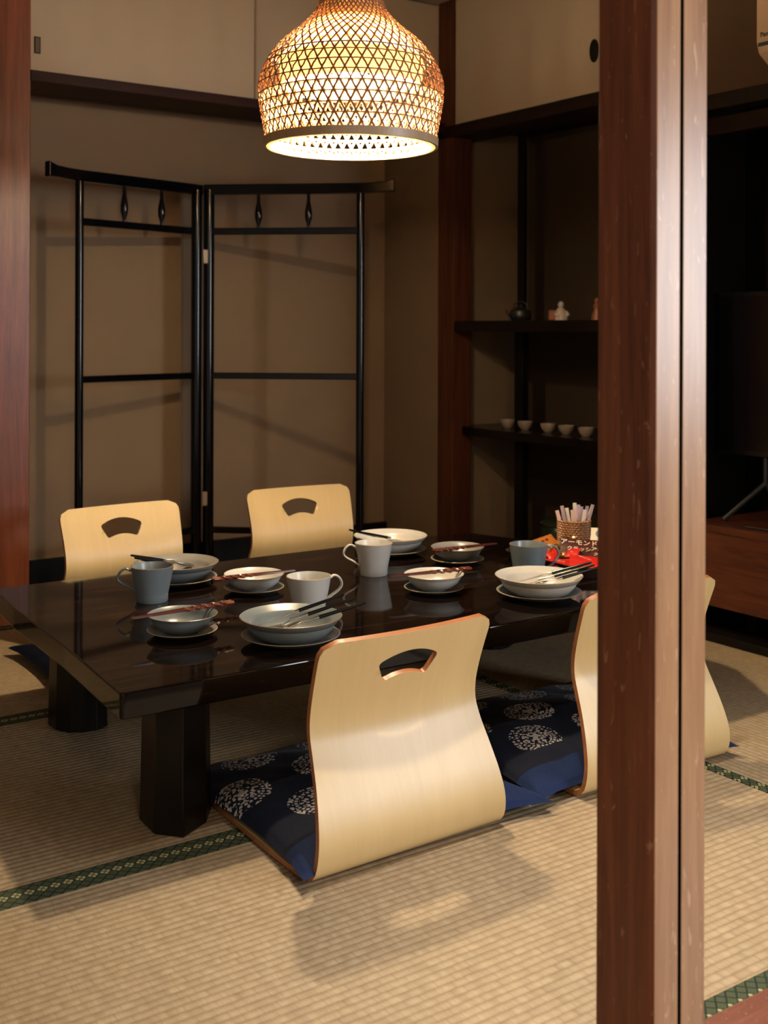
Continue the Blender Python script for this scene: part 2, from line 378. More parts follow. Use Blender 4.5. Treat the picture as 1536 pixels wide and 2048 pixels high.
def fusuma(name, a, b, mat, hpos, hsize, axis, label, edge=False):
    t = thing(name, label, 'sliding door', (0, 0, 0))
    box('panel', a, (b[0]-(.009 if edge else 0), b[1], b[2]), mat, t)
    if edge: box('edge_strip', (b[0]-.0085, a[1]-.004, a[2]), (b[0], b[1], b[2]), M['doorstrip'], t, bevel=.0012)
    if hpos:
        x, y, z = hpos; w_, h_ = hsize
        if axis == 'y':
            MB().box((x-w_/2, y-.004, z-h_/2), (x+w_/2, y, z+h_/2)).out('pull', M['metal_dark'], t, bevel=.001)
            MB().box((x-w_/2+.004, y-.0045, z-h_/2+.004), (x+w_/2-.004, y-.004, z+h_/2-.004)).out('pull_inset', plain('bronze inset', (.10, .07, .045), .35, metal=.5), t)
        else:
            o = MB(); o.lathe([(0, 0), (.5, 0), (.5, .5), (.42, .5), (.40, .2), (0, .2)], 32)
            o.xf(Matrix.Translation((x, y, z)) @ Matrix(((0, 0, -.008, 0), (w_, 0, 0, 0), (0, h_, 0, 0), (0, 0, 0, 1))))
            o.out('pull', M['metal_dark'], t, smooth=True)
    return t
fusuma('fusuma_door', (1.262, 3.965, 1.882), (2.135, 3.985, 2.39), M['fusuma'], (1.288, 3.965, 1.972), (.022, .058), 'y', 'beige paper cupboard door above alcove, with slim rectangular dark pull', True)
fusuma('fusuma_door', (2.115, 3.988, 1.882), (3.031, 4.008, 2.39), M['fusuma'], None, None, 'y', 'beige paper cupboard door directly behind the bamboo lamp, no pull visible')
fusuma('fusuma_door', (3.036, 3.02, 1.867), (3.056, 3.875, 2.39), M['fusuma'], (3.036, 3.058, 2.018), (.045, .085), 'x', 'beige paper cupboard door over the shelf recess, with oval black pull')
fusuma('fusuma_door', (3.058, 2.725, 1.867), (3.078, 3.04, 2.39), M['fusuma'], None, None, 'x', 'beige paper cupboard door mostly hidden behind the front wooden post')

# posts
def post(name, label, x0, y0, x1, y1, mats, groove=False, z1=2.4, bevel=.003):
    if groove:
        gx = (x0+x1)/2 + .002; g = .0058
        poly = [(x0, y0+.006), (x0+.006, y0), (gx-g/2, y0), (gx-g*.3, y0+.045), (gx+g*.3, y0+.045), (gx+g/2, y0), (x1, y0), (x1, y1), (x0, y1)]
        m = MB(); n = 8; m.prism(poly, -.045, z1)
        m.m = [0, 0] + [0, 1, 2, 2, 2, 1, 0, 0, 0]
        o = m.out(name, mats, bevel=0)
        b = o.modifiers.new('bevel', 'BEVEL'); b.width = .0012; b.segments = 2; b.limit_method = 'ANGLE'; b.angle_limit = radians(30)
    else: o = box(name, (x0, y0, -.045), (x1, y1, z1), mats, bevel=bevel)
    tag(o, label, 'wooden post'); return o
post('wooden_post', 'thick scuffed brown foreground post with a split groove down its face', 1.117, 1.02, 1.218, 1.117, [M['post'], M['post_face_lit'], M['black']], True, 2.4)
post('wooden_post', 'glossy red-brown pillar at the far left edge beside the alcove', 1.155, 3.95, 1.262, 4.05, M['pillar'])
post('wooden_post', 'dark corner post between the alcove and the shelf recess', 3.032, 3.885, 3.135, 3.99, M['corner'])
post('wooden_post', 'dark reddish post left of the television, mostly hidden by the foreground post', 3.03, 2.622, 3.13, 2.72, M['corner'])

# ------------------------------------------------------------ tatami mats
def mat_(label, x0, y0, x1, y1, along, heris=True):
    t = thing('tatami_mat', label, 'tatami mat', ((x0+x1)/2, (y0+y1)/2, 0), 0, 'tatami mats covering the floor')
    hx, hy = (x1-x0)/2-.0006, (y1-y0)/2-.0006; h = .034
    if along == 'x':
        box('woven_surface', (-hx, -hy+h, -.045), (hx, hy-h, 0), M['tatami_x'], t)
        for s in (-1, 1): box('border', (-hx, min(s*hy, s*(hy-h)), -.045), (hx, max(s*hy, s*(hy-h)), .0012), M['heri'], t, bevel=.001)
    else:
        box('woven_surface', (-hx+h, -hy, -.045), (hx-h, hy, 0), M['tatami_y'], t)
        for s in (-1, 1): box('border', (min(s*hx, s*(hx-h)), -hy, -.045), (max(s*hx, s*(hx-h)), hy, .0012), M['heri'], t, bevel=.001)
    return t
mat_('front tatami mat behind the nearest seat, filling the bottom of the photo', .25, 1.125, 2.119, 2.055, 'x')
mat_('tatami mat under the middle of the low table', .25, 2.055, 2.119, 2.995, 'x')
mat_('tatami mat on the right, lying crossways in front of the television board', 2.12, 1.125, 3.034, 2.995, 'y')
mat_('tatami mat beside the left pillar, under the far-left floor chair', -.70, 2.995, 1.16, 3.93, 'x')
mat_('far tatami mat in front of the alcove, under the far chairs', 1.16, 2.995, 3.0, 3.93, 'x')
mat_('tatami mat left of the table, lying crossways', -.70, 1.125, .249, 2.995, 'y')

# ------------------------------------------------------------ low table
def chamfer_poly(poly, r, seg=4):
    out = []; n = len(poly)
    for i in range(n):
        p = Vector(poly[i]); a = (Vector(poly[i-1])-p).normalized(); b = (Vector(poly[(i+1) % n])-p).normalized()
        for k in range(seg+1):
            t = k/seg; q = p + a*r*(1-t)**2 + b*r*t**2; out.append((q.x, q.y))
    return out
tb = thing('low_table', 'long low dark lacquered wooden table set for four', 'table', (1.7, 2.55, 0))
top = [(.832, 2.067), (1.3, 2.064), (2.0, 2.064), (2.45, 2.066), (2.60, 2.30), (2.61, 2.60), (2.53, 2.86), (2.468, 3.05), (2.30, 3.083), (1.4, 3.088), (.893, 3.092), (.872, 2.85), (.866, 2.66), (.858, 2.45), (.842, 2.22)]
m = MB(); m.prism([(x-1.7, y-2.55) for x, y in chamfer_poly(top, .008, 2)], .269, .32); m.out('tabletop', M['table'], tb, bevel=.0035, seg=3)
legs = [[(.937, 2.155), (.979, 2.107), (1.048, 2.146), (1.085, 2.20), (1.07, 2.27), (1.0, 2.285), (.94, 2.235)],
        [(.975, 2.90), (.978, 2.85), (1.000, 2.812), (1.030, 2.795), (1.062, 2.789), (1.095, 2.805), (1.11, 2.86), (1.09, 2.93), (1.03, 2.95), (.99, 2.935)]]
legs += [[(3.33-x, y) for x, y in legs[0]][::-1], [(3.44-x, y) for x, y in legs[1]][::-1]]
for L in legs:
    m = MB(); cx = sum(p[0] for p in L)/len(L); cy = sum(p[1] for p in L)/len(L)
    m.prism([(x-1.7, y-2.55) for x, y in L], .0015, .2685)
    for i, v in enumerate(m.v):
        if v.z > .1: v.x = (v.x-(cx-1.7))*.93+(cx-1.7); v.y = (v.y-(cy-2.55))*.93+(cy-2.55)
    m.out('leg', wood('leg black wood', (.004, .003, .003), (.010, .007, .005), 'z', 1, .3, spec=.28) if 'legm' not in M else M['legm'], tb, bevel=.003)
    M['legm'] = bpy.data.materials['leg black wood']

# ------------------------------------------------------------ legless floor chairs
def smooth_pts(P, n):
    P = [Vector(p) for p in P]; Q = [P[0]*2-P[1]] + P + [P[-1]*2-P[-2]]; out = []
    for i in range(1, len(Q)-2):
        for k in range(n):
            t = k/n; a, b, c, d = Q[i-1:i+3]
            out.append(.5*((2*b)+(-a+c)*t+(2*a-5*b+4*c-d)*t*t+(-a+3*b-3*c+d)*t**3))
    out.append(P[-1]); return out
# local frame: y forward (towards the table), origin under the waist of the back
PROF = smooth_pts([(.39, .0065, .205), (.30, .0065, .212), (.15, .0065, .222), (.03, .0065, .227), (-.030, .0072, .227), (-.050, .015, .226), (-.061, .036, .225), (-.063, .072, .222),
        (-.052, .115, .216), (-.032, .165, .208), (-.012, .21, .202), (0, .245, .200), (.0, .28, .200), (-.010, .32, .201), (-.026, .365, .203), (-.042, .405, .205), (-.052, .430, .206)], 6)
arc = [0]
for i in range(1, len(PROF)):
    a_, b_ = PROF[i-1], PROF[i]; arc.append(arc[-1] + sqrt((a_.x-b_.x)**2+(a_.y-b_.y)**2))
LEN = arc[-1]
def prof_at(s):
    s = max(0, min(LEN, s))
    for i in range(1, len(arc)):
        if s <= arc[i] or i == len(arc)-1:
            t = (s-arc[i-1])/max(1e-9, arc[i]-arc[i-1]); p = PROF[i-1].lerp(PROF[i], t)
            d = PROF[i]-PROF[i-1]; L = sqrt(d.x*d.x+d.y*d.y); return p, Vector((-d.y/L, d.x/L))
def make_chair(label, loc, rz, grp):
    t = thing('floor_chair', label, 'legless chair', loc, rz, grp)
    # flat outline in (u in -1..1 , s)
    def hw(s): return prof_at(s)[0].z
    edge = []; ns = 70; rc = .034
    for i in range(ns+1):
        s = LEN*i/ns; h = hw(s); dtop = LEN-s; db = s
        for d, r in ((dtop, rc), (db, .03)):
            if d < r: h = h - r + sqrt(max(0, r*r-(r-d)**2))
        edge.append((h, s))
    ht, hb = edge[-1][0], edge[0][0]
    loop = [(x, s) for x, s in edge] + [(ht-2*ht*k/20, LEN) for k in range(1, 20)] + [(-x, s) for x, s in reversed(edge)] + [(-hb+2*hb*k/20, 0) for k in range(1, 20)]
    hs = LEN-.102      # fan shaped grip hole
    hole = []
    for k in range(15): q = 1-2*k/14; hole.append((.072*q, LEN-.064+.021*(1-q*q)))
    for k in range(9): q = -1+2*k/8; hole.append((.050*q, LEN-.064-.043+.012*(1-q*q)))
    hr = []; n = len(hole)
    for i in range(n):
        p = Vector(hole[i]); a = Vector(hole[i-1])-p; b = Vector(hole[(i+1) % n])-p
        if a.angle(b) < radians(140):
            r = .010; a.normalize(); b.normalize()
            for k in range(5): q = k/4; v = p+a*r*(1-q)**2+b*r*q**2; hr.append((v.x, v.y))
        else: hr.append((p.x, p.y))
    hole = hr
    pts = [Vector(p) for p in loop] + [Vector(p) for p in hole]; nl, nh = len(loop), len(hole)
    edges = [(i, (i+1) % nl) for i in range(nl)] + [(nl+i, nl+(i+1) % nh) for i in range(nh)]
    def inside(q, poly):
        c = False; j = len(poly)-1
        for i in range(len(poly)):
            if (poly[i][1] > q[1]) != (poly[j][1] > q[1]) and q[0] < (poly[j][0]-poly[i][0])*(q[1]-poly[i][1])/(poly[j][1]-poly[i][1])+poly[i][0]: c = not c
            j = i
        return c
    for iu in range(-13, 14):
        for j in range(1, 84):
            s = LEN*j/84; u = iu*.0155
            if inside((u, s), loop) and abs(u) < hw(s)-.012 and .01 < s < LEN-.01:
                if not inside((u, s), hole) and min((Vector((u, s))-Vector(h_)).length for h_ in hole) > .007: pts.append(Vector((u, s)))
    vs, es, fs, _, _, _ = geometry.delaunay_2d_cdt(pts, edges, [], 0, 1e-6)
    faces = []
    for f in fs:
        c = sum((vs[i] for i in f), Vector((0, 0)))/len(f)
        if inside(c, loop) and not inside(c, hole): faces.append(tuple(f))
    TH = .011; A = []; B = []
    for v in vs:
        p, nrm = prof_at(v.y); bow = .018*((v.x/.2)**2-.6)*max(0, min(1, (p.y-.16)/.27))
        y, z = p.x+bow, p.y
        A.append((v.x, y+nrm.x*TH/2, z+nrm.y*TH/2)); B.append((v.x, y-nrm.x*TH/2, z-nrm.y*TH/2))
    nv = len(vs); F = list(faces)+[tuple(i+nv for i in f[::-1]) for f in faces]; MI = [0]*len(F)
    cnt = {}
    for f in faces:
        for i in range(len(f)):
            a, b = f[i], f[(i+1) % len(f)]; cnt.setdefault((min(a, b), max(a, b)), []).append((a, b))
    for k, L in cnt.items():
        if len(L) == 1: a, b = L[0]; F.append((b, a, a+nv, b+nv)); MI.append(1)
    o = mk('seat_shell', A+B, F, [M['maple'], M['plyedge']], t, True, MI, 50)
    bv = o.modifiers.new('bevel', 'BEVEL'); bv.width = .0018; bv.segments = 2; bv.limit_method = 'ANGLE'; bv.angle_limit = radians(60)
    return t
GC = 'legless maple floor chairs round the low table'
ch = make_chair('legless pale maple chair nearest the camera, back turned to us', (1.308, 1.85, .0025), radians(1.5), GC)
dup(ch, (1.985, 1.85, .0025), radians(-1.5), 'legless pale maple chair split from view by the foreground post')
dup(ch, (1.435, 3.53, .0025), radians(183), 'legless pale maple chair at the far left side of the table')
dup(ch, (2.125, 3.585, .0025), radians(176), 'legless pale maple chair at the far side, in front of the right clothes-rack leaf')

# ------------------------------------------------------------ cushions
def make_cushion(label, loc, rz, seed, grp, mat='indigo'):
    rnd = random.Random(seed); hx, hy = .298, .285; n = 44
    from mathutils import noise as mn
    def sh(i, j, top):
        u = -1+2*i/n; v = -1+2*j/n
        u = math.copysign(1-(1-abs(u))**1.25, u) ; v = math.copysign(1-(1-abs(v))**1.25, v)
        x = hx*u*(1-.085*(1-v*v)); y = hy*v*(1-.085*(1-u*u))
        e = max(0, (1-u*u)*(1-v*v))
        h = e**.42
        w_ = mn.noise(Vector((x*9+seed, y*9, 0)))*.010*e**.3 + mn.noise(Vector((x*28+seed, y*20, 3)))*.003*e**.2
        # folds running in from the corners
        fold = .006*sin(14*(abs(u)-abs(v)))*(abs(u*v))*e**.25
        zt = .010 + .050*h + w_ + fold
        zb = .010 - .0075*min(1, h*1.4)
        if u*u > .7 and v*v > .7:
            k = min(1, max(0, (abs(u*v)-.7)/.3)); zt -= 0; x *= 1+.02*k; y *= 1+.035*k
        return (x, y, max(.002, zt)) if top else (x, y, max(.0005, zb))
    V = [sh(i, j, True) for i in range(n+1) for j in range(n+1)] + [sh(i, j, False) for i in range(n+1) for j in range(n+1)]
    K = (n+1)**2; F = []
    for i in range(n):
        for j in range(n):
            a = i*(n+1)+j; q = (a, a+1, a+n+2, a+n+1); F += [q, tuple(k+K for k in q[::-1])]
    for i in range(n):
        for a, b in ((i, i+1), (n*(n+1)+i, n*(n+1)+i+1), (i*(n+1), (i+1)*(n+1)), (i*(n+1)+n, (i+1)*(n+1)+n)): F.append((a, b, b+K, a+K))
    o = mk('floor_cushion', V, F, M[mat], None, True, None, 80)
    o.location = loc; o.rotation_euler = (0, 0, rz); tag(o, label, 'cushion', grp); return o
M['indigo_plain'] = plain('plain dark indigo cotton', (.003, .005, .014), .85, spec=.1)
GQ = 'dark indigo cushions on the floor chairs'
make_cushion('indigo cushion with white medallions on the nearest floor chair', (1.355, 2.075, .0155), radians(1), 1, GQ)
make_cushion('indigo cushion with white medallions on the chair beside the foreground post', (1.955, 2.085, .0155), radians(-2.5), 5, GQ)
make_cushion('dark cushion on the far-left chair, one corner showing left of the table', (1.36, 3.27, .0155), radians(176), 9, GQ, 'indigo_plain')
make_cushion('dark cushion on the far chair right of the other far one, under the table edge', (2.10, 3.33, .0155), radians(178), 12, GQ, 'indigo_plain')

# ------------------------------------------------------------ folding clothes rack
def rack():
    zt = 1.55; P = {'l': Vector((1.482, 4.083, 0)), 'h1': Vector((2.010, 4.222, 0)), 'h2': Vector((2.052, 4.198, 0)), 'r': Vector((2.508, 3.80, 0))}
    t = thing('clothes_rack', 'black lacquered folding two-leaf kimono rack standing in the alcove', 'clothes rack', (2.03, 4.2, .0026))
    org = Vector((2.03, 4.2, 0))
    for name, a, b, flip in (('leaf', P['l'], P['h1'], -1), ('leaf', P['h2'], P['r'], 1)):
        lf = bpy.data.objects.new(name, None); COL.objects.link(lf); lf.parent = t
        L = (b-a).length; d = (b-a).normalized(); nn = Vector((-d.y, d.x, 0))
        mat = Matrix.Translation(a-org) @ Matrix((( d.x, nn.x, 0, 0), (d.y, nn.y, 0, 0), (0, 0, 1, 0), (0, 0, 0, 1)))
        g = M['black']
        for x in (0, L):
            MB().tube([(x, 0, .03), (x, 0, zt)], .0215 if (x > 0) == (flip < 0) else .0155, 16).xf(mat).out('upright', g, lf, smooth=True)
        for z0, r in ((1.385, .0135), (.815, .0125), (.205, .0125)):
            MB().box((.0, -r*.8, z0-r), (L, r*.8, z0+r)).xf(mat).out('crossbar', g, lf, bevel=.003)
        ext = .135
        xs = [(-ext, .012), (-ext*.75, .006), (-ext*.4, .002), (0, 0), (L+.02, 0)] if flip < 0 else [(-.02, 0), (L, 0), (L+ext*.4, .002), (L+ext*.75, .006), (L+ext, .012)]
        pr = MB(); pts = xs; vv = []; ff = []
        for x, dz in pts:
            th = .0205 + (.007 if abs(dz) > .01 else 0)
            for y, z in ((-.016, -th), (.016, -th), (.016, th), (-.016, th)): vv.append((x, y, zt+dz+z))
        for i in range(len(pts)-1):
            for k in range(4): ff.append((i*4+k, i*4+(k+1) % 4, i*4+4+(k+1) % 4, i*4+4+k))
        ff += [(3, 2, 1, 0), tuple(4*(len(pts)-1)+k for k in range(4))]
        pr.add(vv, ff).xf(mat).out('top_rail', g, lf, bevel=.004)
        for fx in ((.36, .68) if flip < 0 else (.33, .66)):
            MB().lathe([(0.0, 1.395), (.006, 1.395), (.0065, 1.41), (.014, 1.435), (.0145, 1.46), (.007, 1.50), (.006, 1.535), (0, 1.535)], 16, (L*fx, 0, 0)).xf(mat).out('spindle', g, lf, smooth=True)
        MB().box((-.02 if flip < 0 else L-.02, -.11, 0), (.02 if flip < 0 else L+.02, .11, .03)).xf(mat).out('foot', g, lf, bevel=.005)
    for z in (1.285, .33):
        c = (P['h1']+P['h2'])/2-org
        o = MB().box((c.x-.011, c.y-.030, z-.028), (c.x+.011, c.y-.022, z+.028)).out('hinge', M['hinge'], t, bevel=.004)
        o['label'] = 'small worn metal hinge'
rack()

# ------------------------------------------------------------ tableware
T = .32
def small_profile(R, H, foot=.42):   # small round-bellied bowl with flared lip
    o = [(0, .003), (R*foot*.9, .003), (R*foot, 0), (R*(foot+.03), .003), (R*.62, H*.18), (R*.80, H*.45), (R*.875, H*.70), (R*.89, H*.78), (R*.96, H*.93), (R, H)]
    i = [(R*.985, H+.0008), (R*.94, H*.95), (R*.855, H*.80), (R*.83, H*.68), (R*.74, H*.42), (R*.55, H*.2), (R*.3, H*.12), (0, H*.11)]
    return o, i
def wide_profile(R, H):   # wide bowl with a broad flat lip
    o = [(0, .003), (R*.46, .003), (R*.50, 0), (R*.53, .003), (R*.70, H*.20), (R*.82, H*.48), (R*.862, H*.66), (R*.872, H*.72), (R*.895, H*.73), (R, H)]
    i = [(R*.985, H+.0010), (R*.82, H*.82), (R*.795, H*.78), (R*.77, H*.68), (R*.68, H*.36), (R*.52, H*.18), (R*.3, H*.12), (0, H*.11)]
    return o, i
def saucer_profile(R, H):
    o = [(0, .002), (R*.50, .002), (R*.52, 0), (R*.56, .0), (R*.60, .003), (R*.80, H*.45), (R*.84, H*.55), (R, H)]
    i = [(R*.985, H+.001), (R*.84, H*.78), (R*.80, H*.62), (R*.6, .0055), (R*.4, .005), (0, .005)]
    return o, i
def dish(name, label, cat, loc, prof, mo, mi=None, rim=None, group=None):
    o_, i_ = prof; P = o_+i_; ms = []
    for k in range(len(P)-1):
        if k == len(o_)-2: ms.append(0)
        elif k == len(o_)-1: ms.append(1)
        else: ms.append(0 if k < len(o_)-1 else 2)
    o = MB().lathe(P, 72, ms=ms).out(name, [mo, rim or M['rim'], mi or mo], smooth=True, angle=55)
    # weld the poles
    bm = bmesh.new(); bm.from_mesh(o.data); bmesh.ops.remove_doubles(bm, verts=bm.verts, dist=1e-5); bmesh.ops.recalc_face_normals(bm, faces=bm.faces); bm.to_mesh(o.data); bm.free()
    o.location = loc; return tag(o, label, cat, group)
GS, GB = 'saucers under the bowls', 'bowls on the table'
ss = lambda: saucer_profile(.078, .013); sb = saucer_profile(.108, .018)
B = M['blue']; W = M['white']; G = M['grey']
setts = [  # bowl label, saucer label, x, y, big?, bowl mat, saucer mat
 ('small blue-grey bowl at the front left holding red chopsticks', 'small taupe saucer under the front-left blue-grey bowl', 1.108, 2.394, 0, B, G),
 ('small ivory bowl between the blue and the white mug', 'small blue saucer under the ivory bowl left of the white mug', 1.444, 2.684, 0, W, B),
 ('small ivory bowl in the middle, right of the tall white mug', 'small dark blue saucer under the middle ivory bowl', 1.832, 2.423, 0, W, B),
 ('small grey bowl far back near the table corner', 'small grey saucer under the farthest small grey bowl', 2.119, 2.689, 0, G, G),
 ('wide blue-grey bowl with cutlery at the table front', 'wide pale-bottomed grey saucer under the front wide blue bowl', 1.279, 2.208, 1, B, G),
 ('wide blue-grey bowl behind the blue-grey mug', 'wide pale taupe saucer under the far-left wide blue bowl', 1.320, 2.890, 1, B, G),
 ('wide ivory bowl behind the tall white mug', 'wide dark saucer under the far wide ivory bowl', 2.031, 2.906, 1, W, B),
 ('wide ivory bowl with black-handled cutlery beside the foreground post', 'wide blue saucer under the wide ivory bowl by the post', 2.016, 2.223, 1, W, B)]
for bl, sl, x, y, big, mb_, ms_ in setts:
    if big:
        dish('saucer', sl, 'saucer', (x, y, T+.0002), sb, ms_, rim=M['rimlight'], group=GS)
        dish('bowl', bl, 'bowl', (x, y, T+.0058), wide_profile(.112, .051), mb_, M['grey'] if mb_ is B and y > 2.5 else mb_, M['rim'] if mb_ is not W else M['rimlight'], GB)
    else:
        dish('saucer', sl, 'saucer', (x, y, T+.0002), ss(), ms_, rim=M['rimlight'], group=GS)
        dish('bowl', bl, 'bowl', (x, y, T+.0058), small_profile(.078, .041, .42), mb_, None, M['rim'] if mb_ is not W else M['rimlight'], GB)
def mug(label, loc, R, Rb, H, mat, ang, tall):
    t = thing('mug', label, 'mug', (loc[0], loc[1], T+.0002), ang, 'mugs on the table')
    if tall: o_ = [(0, .003), (Rb*.93, .003), (Rb*.96, 0), (Rb, .003), (Rb*1.0, H*.20), (Rb*1.03, H*.27), (Rb+(R-Rb)*.45, H*.55), (R*.985, H*.96), (R, H)]
    else: o_ = [(0, .003), (Rb*.93, .003), (Rb*.96, 0), (Rb, .003), (Rb*1.06, H*.2), (Rb+(R-Rb)*.62, H*.6), (R*.99, H*.97), (R, H)]
    i_ = [(R-.003, H+.0005), (R-.0045, H*.96), (R-.0045-(R-Rb)*.5, H*.5), (Rb-.006, .012), (Rb*.6, .007), (0, .007)]
    P = o_+i_; ms = [1 if k == len(o_)-1 else 0 for k in range(len(P)-1)]
    o = MB().lathe(P, 64, ms=ms).out('body', [mat, M['rim'] if mat is B else M['rimlight']], t, smooth=True, angle=50)
    bm = bmesh.new(); bm.from_mesh(o.data); bmesh.ops.remove_doubles(bm, verts=bm.verts, dist=1e-5); bmesh.ops.recalc_face_normals(bm, faces=bm.faces); bm.to_mesh(o.data); bm.free()
    zt_, zb = H*.86, H*.30 if tall else H*.16
    rb_ = Rb+(R-Rb)*(.2 if tall else .12)
    hp = smooth_pts([(R*.95, 0, zt_), (R+.012, 0, zt_+.007), (R+.026, 0, zt_-.002), (R+.031, 0, zt_-.018), (R+.022, 0, (zt_+zb)/2-.004), (R+.006, 0, zb+.012), (rb_-.001, 0, zb)], 5)
    MB().tube(hp, .0058, 12, flat=(1.0, .55)).out('handle', mat, t, smooth=True)
    return t
mug('tall blue-grey mug at the left of the table', (1.182, 2.732), .0535, .0395, .088, B, radians(155), True)
mug('short white mug behind the front wide blue bowl', (1.475, 2.460), .055, .041, .076, W, radians(-12), False)
mug('tall white mug in the middle of the table', (1.819, 2.684), .0525, .039, .089, W, radians(152), True)
mug('short blue-grey mug in front of the sweets tray', (2.168, 2.433), .0535, .040, .088, B, radians(-30), False)

def align(a, b):
    a, b = Vector(a), Vector(b); d = (b-a); L = d.length; d.normalize()
    y = Vector((0, 0, 1)).cross(d).normalized(); z = d.cross(y)
    return Matrix(((d.x, y.x, z.x, a.x), (d.y, y.y, z.y, a.y), (d.z, y.z, z.z, a.z), (0, 0, 0, 1))), L
def chopstick(label, a, b, grp, ph):
    mt, L = align(a, b); m = MB(); n = 46; V = []; F = []
    for i in range(n+1):
        x = L*i/n; f = i/n; r = .0016+.0024*min(1, f*1.4)
        tw = 0 if f < .5 else (f-.5)*2*pi*2.6 if f < .93 else .43*2*pi*2.6
        if f > .5 and f < .95: r *= 1+.14*sin(tw*4+ph)
        for k in range(4): an = pi/4+k*pi/2+tw; V.append((x, r*1.2*cos(an), r*1.2*sin(an)))
    for i in range(n):
        for k in range(4): F.append((i*4+k, i*4+(k+1) % 4, i*4+4+(k+1) % 4, i*4+4+k))
    F += [(3, 2, 1, 0), tuple(4*n+k for k in range(4))]
    m.add(V, F); o = m.out('chopstick', M['chop'])
    o.matrix_world = mt; return tag(o, label, 'chopstick', grp)
GH = 'twisted red lacquer chopsticks laid across the small bowls'
for a, b, nm in (((.989, 2.396), (1.238, 2.406), 'front-left blue-grey bowl'), ((1.539, 2.640), (1.310, 2.651), 'ivory bowl left of the white mug'), ((1.702, 2.437), (1.933, 2.398), 'middle ivory bowl'), ((2.227, 2.642), (2.001, 2.648), 'far grey bowl')):
    z = T+.0058+.0425+.0035
    d = Vector((b[0]-a[0], b[1]-a[1], 0)).normalized(); p = Vector((-d.y, d.x, 0))
    for s, q, w2 in ((-1, 'front', -.0002), (1, 'back', .0004)):
        o1 = p*s*.0046; o2 = p*s*.0062
        if p.y < 0: o1, o2 = -o1, -o2
        chopstick('%s twisted red chopstick of the pair on the %s' % (q, nm), (a[0]+o1.x, a[1]+o1.y, z), (b[0]+o2.x, b[1]+o2.y, z+.0012), GH, s)

def cutlery(kind, label, A, Bp, grp):
    mt, L = align(A, Bp); hl = .105; t = thing(kind, label, kind, (0, 0, 0), 0, grp); t.matrix_world = mt
    x0 = L-hl
    MB().tube([(x0, 0, 0), (x0+.004, 0, 0), (L-.02, 0, 0), (L, 0, 0)], [.0042, .0044, .0032, .0026], 12).out('handle', M['blackhandle'], t, smooth=True)
    MB().tube([(x0-.008, 0, 0), (x0+.001, 0, 0)], [.0036, .0044], 12).out('collar', M['steel'], t, smooth=True)
    if kind == 'knife':
        n = 14; V = []; F = []
        for i in range(n+1):
            f = i/n; x = f*x0; w_ = .0085*sin(min(1, f*2.2)*pi/2)**.6 if f < .75 else .0085-(.0085-.003)*(f-.75)/.25
            V += [(x, -.003, -.0007), (x, -.003+w_*1.4, -.0002), (x, -.003+w_*1.4, .0002), (x, -.003, .0007)]
        for i in range(n):
            for k in range(4): F.append((i*4+k, i*4+(k+1) % 4, i*4+4+(k+1) % 4, i*4+4+k))
        F += [(3, 2, 1, 0), tuple(4*n+k for k in range(4))]
        MB().add(V, F).out('blade', M['steel'], t)
    else:
        MB().tube([(x0-.006, 0, 0), (x0-.02, 0, .001), (x0-.04, 0, .002)], [.0034, .0022, .003], 10).out('neck', M['steel'], t, smooth=True)
        if kind == 'spoon':
            m = MB(); V = []; F = []; nu, nv = 16, 6; Lb = x0-.036
            V.append((Lb/2, 0, -.006)); 
            for j in range(1, nv+1):
                r = j/nv
                for i in range(nu): an = 2*pi*i/nu; V.append((Lb/2+Lb/2*r*cos(an), .0145*r*sin(an)*(1-.15*cos(an)), -.006+.0085*r*r))
            for i in range(nu): F.append((0, 1+i, 1+(i+1) % nu))
            for j in range(nv-1):
                for i in range(nu): a = 1+j*nu; F.append((a+i, a+nu+i, a+nu+(i+1) % nu, a+(i+1) % nu))
            o = m.add(V, F).out('spoon_bowl', M['steel'], t, smooth=True); sd = o.modifiers.new('s', 'SOLIDIFY'); sd.thickness = .0009
        else:
            m = MB(); m.add([(x0-.038, -.004, 0), (x0-.038, .004, 0), (x0-.058, .0095, -.003), (x0-.058, -.0095, -.003)], [(0, 1, 2, 3)])
            for k in range(4):
                y = -.0085+k*.0057; m.add([(x0-.058, y-.0012, -.003), (x0-.058, y+.0012, -.003), (.002, y+.0008, .002), (.002, y-.0008, .002)], [(0, 1, 2, 3)])
            o = m.out('tines', M['steel'], t); sd = o.modifiers.new('s', 'SOLIDIFY'); sd.thickness = .0012
    return t
GK = 'black-handled cutlery resting in the wide bowls'
def cset(nm, tips, ends):
    for kind, A, E_ in zip(('knife', 'fork', 'spoon'), tips, ends): cutlery(kind, 'black-handled steel %s resting in the %s' % (kind, nm), A, E_, None)
cset('front wide blue-grey bowl', [(1.208, 2.252, .352), (1.212, 2.218, .352), (1.222, 2.192, .352)], [(1.374, 2.142, .423), (1.380, 2.112, .419), (1.392, 2.084, .414)])
cset('wide blue-grey bowl behind the blue mug', [(1.385, 2.895, .352), (1.378, 2.915, .352), (1.39, 2.935, .352)], [(1.190, 2.815, .408), (1.185, 2.85, .408), (1.19, 2.888, .408)])
cset('far wide ivory bowl', [(2.09, 2.87, .352), (2.085, 2.895, .352), (2.07, 2.92, .352)], [(1.885, 2.845, .408), (1.88, 2.872, .408), (1.878, 2.90, .408)])
cset('wide ivory bowl by the post', [(1.962, 2.268, .352), (1.965, 2.240, .352), (1.975, 2.212, .352)], [(2.108, 2.128, .414), (2.098, 2.108, .412), (2.128, 2.112, .404)])

